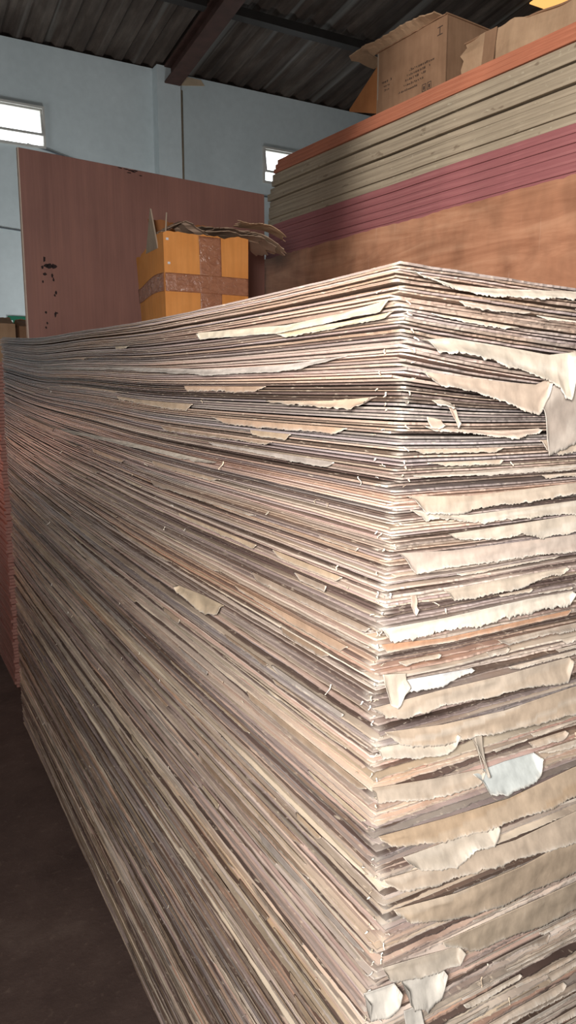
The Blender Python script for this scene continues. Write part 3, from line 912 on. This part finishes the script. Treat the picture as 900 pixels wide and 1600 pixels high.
# ------------------------------------------------------------------ brown laminate panel behind the stack
ang = math.atan2(3.527 - 3.357, 1.832 - .60)
lp = empty('laminate_board', (.60, 3.372, 0), 'tall dark brown laminate board standing upright behind the far end of the stack', 'wood board', rz=ang)
MB().box((.004, 0, 0), (1.244, .018, 2.44)).build('panel', LAM, lp, bevel=.001)
MB().box((0, 0, 0), (.0038, .018, 2.44)).build('edge_band', PALEEDGE, lp)
rr = random.Random(8); mk = MB()
def blot(x, z, w, hgt):
    mk = MB(); n = 9; vs = []
    for k_ in range(n):
        a = 2 * math.pi * k_ / n; q = rr.uniform(.6, 1.15)
        vs.append((x + math.cos(a) * w * q, -.0006, z + math.sin(a) * hgt * q))
    vs += [(p[0], .0002, p[2]) for p in vs]
    mk.add(vs, [tuple(range(n)), tuple(range(2 * n - 1, n - 1, -1))] + [((k_ + 1) % n, k_, n + k_, n + (k_ + 1) % n) for k_ in range(n)])
    mk.build('paint_mark', BLACK, lp)
for (a, b, w, hgt) in [(69, 405, 2, 4), (66, 418, 2, 3), (72, 415, 4, 3), (78, 416, 5, 4), (85, 416, 4, 3.5), (70, 428, 3, 2), (67, 440, 1.5, 2), (82, 430, 2, 3), (84, 437, 1.5, 3), (88, 457, 2, 3), (86, 461, 1.5, 2), (72, 488, 2, 2), (87, 491, 1.5, 4), (89, 489, 2, 1.5), (74, 505, 1.5, 2), (72, 512, 1.5, 2)]:
    p = on_plane(a, b, 1, 3.385)
    blot((p[0] - .60) / math.cos(ang), p[2], w * .0031, hgt * .0033)
for k_ in range(9):
    blot(.46 + k_ * .011 + rr.uniform(-.01, .02), 2.424 + rr.uniform(-.008, .012), rr.uniform(.004, .014), rr.uniform(.002, .004))

# ------------------------------------------------------------------ orange carton with tape on top of the stack
BX, BY = .905, 2.50
BZ = float(zmap(TOP, BX, BY)) + .001
bz_far = float(zmap(TOP, BX, BY + .32))
oc = empty('taped_carton', (BX, BY, BZ), 'orange-brown cardboard carton crossed with shiny packing tape on top of the stack', 'box')
BW, BD, BH = .322, .30, .375
def ring_pt(u, v, inset=0.0):
    """u runs round the four walls 0..4, v up; a slightly bulged, tapering wall"""
    k_ = int(u) % 4; f = u - int(u)
    tp_ = (1 - v)
    x0, x1, y0, y1 = 0 + .004 * tp_ + inset, BW - .003 * tp_ - inset, inset, BD - .045 * tp_ - inset
    c = [(x0, y0), (x1, y0), (x1, y1), (x0, y1)]
    a, b = c[k_], c[(k_ + 1) % 4]
    bl = .008 * math.sin(math.pi * f) * math.sin(math.pi * min(v, 1) * .9 + .2)
    nx, ny = [(0, -1), (1, 0), (0, 1), (-1, 0)][k_]
    return (a[0] + (b[0] - a[0]) * f + nx * bl, a[1] + (b[1] - a[1]) * f + ny * bl)
NU, NV = 96, 14
vs = []; fs = []
floor_z = bz_far - BZ
for lay, ins in ((0, 0.0), (1, .005)):
    for j in range(NV):
        for i in range(NU):
            u = 4 * i / NU; v = j / (NV - 1)
            x, y = ring_pt(u, v, ins)
            k_ = int(u) % 4; f = u - int(u)
            rim = BH + .006 * NZ.n1(u * 7, 71) + .003 * NZ.n1(u * 24, 72)
            if k_ == 3: rim -= .05 * sstep(.15, .95, 1 - f)* 1.0
            if k_ == 2: rim -= .05 * sstep(.5, 1.0, f)
            zb = floor_z * (y / BD) + .001
            vs.append((x, y, zb + (rim - zb) * v))
n1_ = NU * NV
for j in range(NV - 1):
    for i in range(NU):
        b = (i + 1) % NU
        fs.append((j * NU + i, j * NU + b, (j + 1) * NU + b, (j + 1) * NU + i))
        fs.append((n1_ + (j + 1) * NU + i, n1_ + (j + 1) * NU + b, n1_ + j * NU + b, n1_ + j * NU + i))
for i in range(NU):
    b = (i + 1) % NU; t_ = (NV - 1) * NU
    fs.append((t_ + i, t_ + b, n1_ + t_ + b, n1_ + t_ + i)); fs.append((n1_ + i, n1_ + b, b, i))
fs.append(tuple(n1_ + i for i in range(NU)))
MB().add(vs, fs).build('body', CARDO, oc)
def tape_patch(u0, u1, v0, v1, nu=24, nv=10, o=.0012):
    g = np.zeros((nv, nu, 3))
    for r, v in enumerate(np.linspace(v0, v1, nv)):
        for c, u in enumerate(np.linspace(u0, u1, nu)):
            uu = u % 4
            x, y = ring_pt(uu if uu < 3.9999 else 3.9999, v, 0)
            nx, ny = [(0, -1), (1, 0), (0, 1), (-1, 0)][int(uu) % 4]
            w = o + .0008 * abs(float(NZ.n2(u * 30, v * 30)))
            zb = floor_z * (y / BD)
            rim = BH - (.05 * float(sstep(.15, .95, 1 - (uu - int(uu)))) if int(uu) == 3 else 0)
            g[r, c] = (x + nx * w, y + ny * w, zb + (rim - zb) * v)
    return g
MB().slab(tape_patch(.40, .66, .0, .985, 14, 40), (0, -.0006, 0)).build('tape_strip', TAPE, oc, smooth=True)
MB().slab(tape_patch(.003, .997, .47, .635, 40, 12, .0024), (0, -.0006, 0)).build('tape_strip', TAPE, oc, smooth=True)
MB().slab(tape_patch(3.003, 3.997, .47, .635, 30, 12, .0024), (-.0006, 0, 0)).build('tape_strip', TAPE, oc, smooth=True)
# upright back flap, two pointed flaps at the left
ragged_panel(.27, .118, .005, 'tlr', 81, CARDI, 'flap', oc, (.048, BD - .02, BH - .02), (-.12, 0, 0), .006)
g = np.zeros((5, 6, 3)); u6 = np.linspace(0, 1, 6)
for r, v in enumerate(np.linspace(0, 1, 5)):
    wd = .12 * (1 - v) + .004
    g[r] = np.stack([0 * u6 - .012 * v - .004, .05 + .03 * v + wd * u6, BH - .05 + .135 * v + 0 * u6], 1)
MB().slab(g, (-.005, 0, 0)).build('flap', CARDG, oc)
for r, v in enumerate(np.linspace(0, 1, 5)):
    wd = .05 * (1 - v) + .003
    g[r] = np.stack([.008 + .012 * v + wd * u6 * .4, -.0 + .012 + .01 * v + wd * u6, BH - .04 + .105 * v + 0 * u6], 1)
MB().slab(g, (-.005, 0, 0)).build('flap', CARDG, oc)
# staples
for (u, v) in ((.04, .93), (.05, .72)):
    x, y = ring_pt(u, v); z = BH * v
    MB().box((x - .004, y - .0035, z - .004), (x + .005, y + .001, z + .004)).build('staple', mat_plain('bright_staple', srgb(220, 222, 225), .25, .05, 10, .8), oc, bevel=.001)

# torn veneer scraps lying across the carton
SCR = [(-.008, .02, .0, .15, .13, .10, -.06, 'bent veneer scrap peaking at the left of the orange carton'),
       (.10, .03, .004, .24, .16, -.1, 0.0, 'long torn veneer scrap across the middle of the orange carton'),
       (.16, .0, .012, .26, .15, .12, .03, 'torn veneer scrap overhanging the right rim of the orange carton'),
       (.2, .05, .02, .24, .14, -.2, .04, 'topmost torn veneer scrap reaching right past the orange carton'),
       (.13, .08, .028, .2, .12, .3, .0, 'small ragged veneer scrap on the heap over the orange carton'),
       (.24, -.01, .036, .17, .09, -.35, -.02, 'narrow splintered veneer scrap at the right end of the heap on the orange carton')]
for k_, (x, y, z, ln, wd, rz, tip, lab) in enumerate(SCR):
    n, m = 30, 10; us = np.linspace(0, 1, n); g = np.zeros((m, n, 3)); tint = np.zeros((m, n, 4))
    base = np.array(srgb(*[(150, 126, 108), (166, 142, 120), (142, 118, 100), (176, 150, 126), (156, 134, 116), (170, 140, 112)][k_]))
    for r, v in enumerate(np.linspace(0, 1, m)):
        x0 = .014 * NZ.n1(v * 9, 300 + k_); x1 = ln + .016 * NZ.n1(v * 13, 320 + k_) + .008 * NZ.n1(v * 40, 321 + k_)
        xx = x0 + (x1 - x0) * us
        yy = (.010 * NZ.n1(us * 8, 340 + k_) + .006 * NZ.n1(us * 27, 341 + k_)) * (1 - v) + (wd + .010 * NZ.n1(us * 10, 350 + k_)) * v
        zz = .005 * NZ.n1((x + xx) * 14, 360) - .9 * np.clip(x + xx - .30, 0, 1) ** 1.4
        if k_ == 0: zz = .034 - .08 * np.abs(us - .42)
        zz = zz + .0015 * NZ.n2(us * 5, np.full(n, v * 3 + k_))
        g[r] = np.stack([xx, yy, zz], 1)
        tint[r] = base * (1 + .18 * NZ.n1(us * 9 + v * 3, 370 + k_))[:, None]; tint[r][:, 3] = 1
    o = MB().slab(g[:, :], (0, 0, .0025), tint).build('veneer_scrap', FIBRE, loc=(BX + .035 + x, BY - .012 + y, BZ + BH + .012 + k_ * .0085), smooth=False)
    o.rotation_euler = (0, 0, rz)
    tag(o, lab, 'wood scrap', 'veneer scraps on the orange carton')

# ------------------------------------------------------------------ further pile behind the far end, with cartons
nb = 100; zb = 0.0
for i in range(nb):
    t = .0158
    mb = MB(); rr = random.Random(i)
    x0 = .502 + rr.uniform(-.006, .006); y0 = 3.66 + rr.uniform(-.01, .01)
    if i > 80: x0 += .004
    mb.box((0, 0, 0), (1.2, 2.3, t - .0012))
    if i == 0: base_me = None
    if base_me is None:
        o = mb.build('far_board', FARB, loc=(x0, y0, zb), bevel=.001); base_me = o
    else:
        o = base_me.copy(); COL.objects.link(o); o.location = (x0, y0, zb)
    tag(o, 'pinkish brown board in the low pile beyond the far left end of the stack', 'wood board', 'boards in the pile beyond the stack')
    zb += t
def small_carton(loc, w, d, hgt, label, rz, mat):
    e = empty('cardboard_carton', loc, label, 'box', rz=rz)
    mb = MB(); n = 14
    mb.box((0, 0, 0), (w, d, .005)); body = mb
    body.box((0, 0, .005), (w, .005, hgt)).box((0, d - .005, .005), (w, d, hgt)).box((0, .005, .005), (.005, d - .005, hgt)).box((w - .005, .005, .005), (w, d - .005, hgt))
    body.build('body', mat, e)
    ragged_panel(w - .01, .13, .004, 't', 91, mat, 'flap', e, (.005, .002, hgt), (-1.25, 0, 0), .004)
    ragged_panel(w - .01, .13, .004, 't', 92, mat, 'flap', e, (.005, d - .002, hgt), (1.25, 0, 0), .004)
    return e
small_carton((.40 + .12, 3.95, zb + .0005), .125, .3, .196, 'small tan carton at the far left edge on the low pile', .0, CARD2)
small_carton((.655, 3.9, zb + .0005), .09, .26, .182, 'narrow tan carton next to the brown laminate board', .0, CARD)

# ------------------------------------------------------------------ the room
YW, EAVE, K = 7.5, 4.55, .1016
xs = [-4.0, .62, 1.587, 3.86, 4.72, 5.9]; zs = [0, 3.665, 4.03, EAVE + .02]
mb = MB()
for a in range(len(xs) - 1):
    for b in range(len(zs) - 1):
        if b == 1 and a in (1, 3): continue
        mb.box((xs[a], YW, zs[b]), (xs[a + 1], YW + .2, zs[b + 1]))
tag(mb.build('wall_back', WALL), kind='structure')
def roof_z(y): return EAVE + K * (YW - y)
mb = MB()
mb.add([(5.75, -4, 0), (5.75, 7.5, 0), (5.75, 7.5, EAVE), (5.75, -4, roof_z(-4)), (5.9, -4, 0), (5.9, 7.5, 0), (5.9, 7.5, EAVE), (5.9, -4, roof_z(-4))],
       [(3, 2, 1, 0), (4, 5, 6, 7), (0, 1, 5, 4), (1, 2, 6, 5), (2, 3, 7, 6), (3, 0, 4, 7)])
tag(mb.build('wall_right', WALL), kind='structure')
tag(MB().box((2.645, 7.36, 0), (2.885, 7.5, 4.56)).build('trim_1', WALL), 'white painted wall pilaster under the roof beam', kind='structure')
tag(MB().tube([(2.915, 7.455, 0), (2.915, 7.455, 4.40)], .028, 12).build('trim_2', PIPEM, smooth=True), 'tan pipe running up beside the pilaster', kind='structure')
# beige patch of bare render at the beam seat
tag(MB().add([(2.84, 7.492, 4.45), (3.20, 7.492, 4.51), (3.16, 7.492, 4.555), (2.84, 7.492, 4.56), (2.84, 7.505, 4.45), (3.20, 7.505, 4.51), (3.16, 7.505, 4.555), (2.84, 7.505, 4.56)],
             [(0, 1, 2, 3), (7, 6, 5, 4), (0, 4, 5, 1), (1, 5, 6, 2), (2, 6, 7, 3), (3, 7, 4, 0)]).build('trim_3', BEIGE), 'beige patch of bare render under the roof edge', kind='structure')
# unseen left wall with two doorways, added to hold back side light
mb = MB()
for (y0, y1, z0, z1) in ((-4, -1.5, 0, 5.6), (-.3, 5.2, 0, 5.2), (6.6, 7.5, 0, 4.55), (-1.5, -.3, 2.1, 5.4), (5.2, 6.6, 2.6, 4.7)):
    mb.box((-2.4, y0, z0), (-2.2, y1, z1))
tag(mb.build('wall_left_added', mat_plain('low_bounce_cement', srgb(104, 92, 82), .9, .15, 3)), kind='structure')  # dark wall colour cuts the light bounced onto the stack
# windows
for k_, (a, b) in enumerate(((.62, 1.587), (3.86, 4.72))):
    mb = MB()
    z0, z1 = 3.665, 4.03
    for lo, hi in (((a, 7.47, z0), (b, 7.58, z0 + .02)), ((a, 7.47, z1 - .02), (b, 7.58, z1)), ((a, 7.47, z0 + .02), (a + .02, 7.58, z1 - .02)), ((b - .02, 7.47, z0 + .02), (b, 7.58, z1 - .02))):
        mb.box(lo, hi)
    w_ = tag(mb.build('window_%d' % (k_ + 1), FRAME), kind='structure')
    sh = MB()
    def wp(p): return (p[0], p[1] + (z1 - p[2]) * -.18, p[2])
    s0, s1 = z0 + .105, z1 - .022
    for lo, hi in (((a + .022, 7.50, s0), (b - .022, 7.52, s0 + .022)), ((a + .022, 7.50, s1 - .014), (b - .022, 7.52, s1)), ((a + .022, 7.50, s0 + .022), (a + .036, 7.52, s1 - .014)), ((b - .036, 7.50, s0 + .022), (b - .022, 7.52, s1 - .014))):
        sh.box(lo, hi, warp=wp)
    sh.build('sash', FRAME, w_)
    MB().box((a + .02, 7.6, z0), (b - .02, 7.606, z1)).build('pane', PANE, w_)
# roof: corrugated sheet
pitch = .185; prof = [(0, 0), (.07, 0), (.1, .035), (.155, .035)]
xs_ = []
x = -4.2
while x < 6.0:
    for (dx, dz) in prof: xs_.append((x + dx, dz))
    x += pitch
yy_ = [7.75, 7.45, 6, 4, 2, 0, -2, -4]
g = np.zeros((len(yy_), len(xs_), 3))
for r, y in enumerate(yy_):
    for c, (x, dz) in enumerate(xs_): g[r, c] = (x, y, roof_z(y) + .04 + dz + .004 * float(NZ.n1(x * 2.1, 5)))
tag(MB().slab(g, (0, 0, .006)).build('ceiling', ROOF), 'dark corrugated roof sheeting', kind='structure')
# beam and purlin
bm_ = MB()
def rbeam(x0, x1, y0, y1, d0, d1): bm_.add([(x, y, roof_z(y) - d) for y in (y0, y1) for d in (d1, d0) for x in (x0, x1)], [(0, 1, 3, 2), (6, 7, 5, 4), (0, 4, 5, 1), (2, 3, 7, 6), (1, 5, 7, 3), (0, 2, 6, 4)])
rbeam(2.72, 2.88, -3.9, 7.358, .0, .016); rbeam(2.787, 2.813, -3.9, 7.358, .016, .144); rbeam(2.72, 2.88, -3.9, 7.358, .144, .16)
be = tag(bm_.build('trim_4', STEEL), 'rust brown roof beam running up from the pilaster', kind='structure')
bm_ = MB(); rbeam(-3.9, 2.69, 6.22, 6.30, 0, .072); rbeam(2.91, 5.7, 6.22, 6.30, 0, .072)
tag(bm_.build('trim_5', DARKST), 'dark roof purlin crossing under the sheeting', kind='structure')
bm_ = MB(); rbeam(-3.9, 2.69, 3.6, 3.68, 0, .09); rbeam(2.91, 5.7, 3.6, 3.68, 0, .09)
tag(bm_.build('trim_6', DARKST), 'second dark roof purlin', kind='structure')
# amber translucent sheet in the roof near the right wall
bm_ = MB(); rbeam(5.25, 5.66, 4.75, 5.12, .02, .03)
sk = tag(bm_.build('window_3', AMBER), 'small sunlit amber roof light at the right wall', kind='structure')
# floor
tag(MB().box((-9, -6, -.1), (9, 9, 0)).build('floor', FLOOR), kind='structure')
# cable and conduit
tag(MB().tube([(1.42, 7.488, 3.69), (1.62, 7.485, 3.655), (1.85, 7.485, 3.60), (2.2, 7.485, 3.53), (2.64, 7.485, 3.47)], .008).build('wall_cable', CABLE), 'thin grey cable sagging along the white wall below the left window', 'cable')
tag(MB().tube([(2.96, 7.488, 3.40), (3.3, 7.485, 3.44), (3.7, 7.488, 3.52), (4.3, 7.488, 3.53)], .007).build('wall_cable', CABLE), 'thin grey cable on the white wall under the right window', 'cable')
tag(MB().tube([(.6, 7.49, 2.92), (1.1, 7.49, 2.93), (1.5, 7.49, 2.905)], .006).build('wall_cable', CABLE), 'thin grey cable on the wall left of the brown laminate board', 'cable')
# green sign
sg = empty('wall_sign', (1.16, 7.478, 2.03), 'green sign with white markings on the wall above the far cartons', 'sign')
MB().box((0, 0, 0), (.22, .015, .11)).build('plate', GREEN, sg, bevel=.002)
mb = MB()
for (a, b, c, d) in ((.03, .03, .012, .04), (.05, .03, .03, .012), (.10, .03, .012, .05), (.112, .055, .02, .012), (.15, .03, .012, .04), (.17, .03, .022, .012)):
    mb.box((a, -.002, b), (a + c, .0, b + d))
mb.build('white_marks', WHITE, sg)

# ------------------------------------------------------------------ light
def area(name, loc, target, size, energy, rgb, size_y=None):
    l = bpy.data.lights.new(name, 'AREA'); l.energy = energy; l.color = rgb
    l.shape = 'RECTANGLE' if size_y else 'SQUARE'; l.size = size
    if size_y: l.size_y = size_y
    o = bpy.data.objects.new(name, l); COL.objects.link(o); o.location = loc
    o.rotation_euler = (Vector(target) - Vector(loc)).to_track_quat('-Z', 'Y').to_euler()
    return o
area('added_key_light', (-.22, -.14, 1.56), (.75, 1.4, 1.4), .2, 47, (1.0, .965, .93))  # unseen lamp added beside the camera to brighten the near corner
area('added_side_fill', (-2.1, -.9, 1.15), (1.9, 2.2, 1.9), 1.0, 5, (1.0, .96, .92), 1.7)  # unseen fill added from the left; the door is made up
area('added_wall_fill', (2.3, 5.2, .9), (.8, 7.5, 2.5), .8, 34, (.95, .99, 1.0))  # lamp added out of sight behind the laminate board to brighten the wall
area('far_door_light', (-2.0, 5.9, 1.5), (-1.0, 7.5, 2.1), 1.3, 42, (.95, .99, 1.0), 1.8)
area('warm_gap_light', (.02, 3.78, 1.2), (.5, 3.2, .85), .16, 1.5, (1.0, .46, .29))
sl = bpy.data.lights.new('added_pile_spot', 'SPOT'); sl.energy = 690; sl.color = (1.0, .97, .93); sl.spot_size = math.radians(41); sl.spot_blend = .3; sl.shadow_soft_size = .08  # unseen spot added, its cone shaped to light the right-hand pile
so = bpy.data.objects.new('added_pile_spot', sl); COL.objects.link(so); so.location = (-2.0, 0.0, 2.6)
so.rotation_euler = (Vector((2.1, 1.3, 2.34)) - so.location).to_track_quat('-Z', 'Y').to_euler()

w = bpy.data.worlds.new('world'); SC.world = w; w.use_nodes = True
bg = w.node_tree.nodes['Background']; bg.inputs['Color'].default_value = (1.0, .98, .95, 1); bg.inputs['Strength'].default_value = .18

SC.view_settings.view_transform = 'Standard'; SC.view_settings.look = 'None'
SC.view_settings.gamma = 1.0; SC.view_settings.exposure = 0.0
SC.view_settings.use_curve_mapping = False
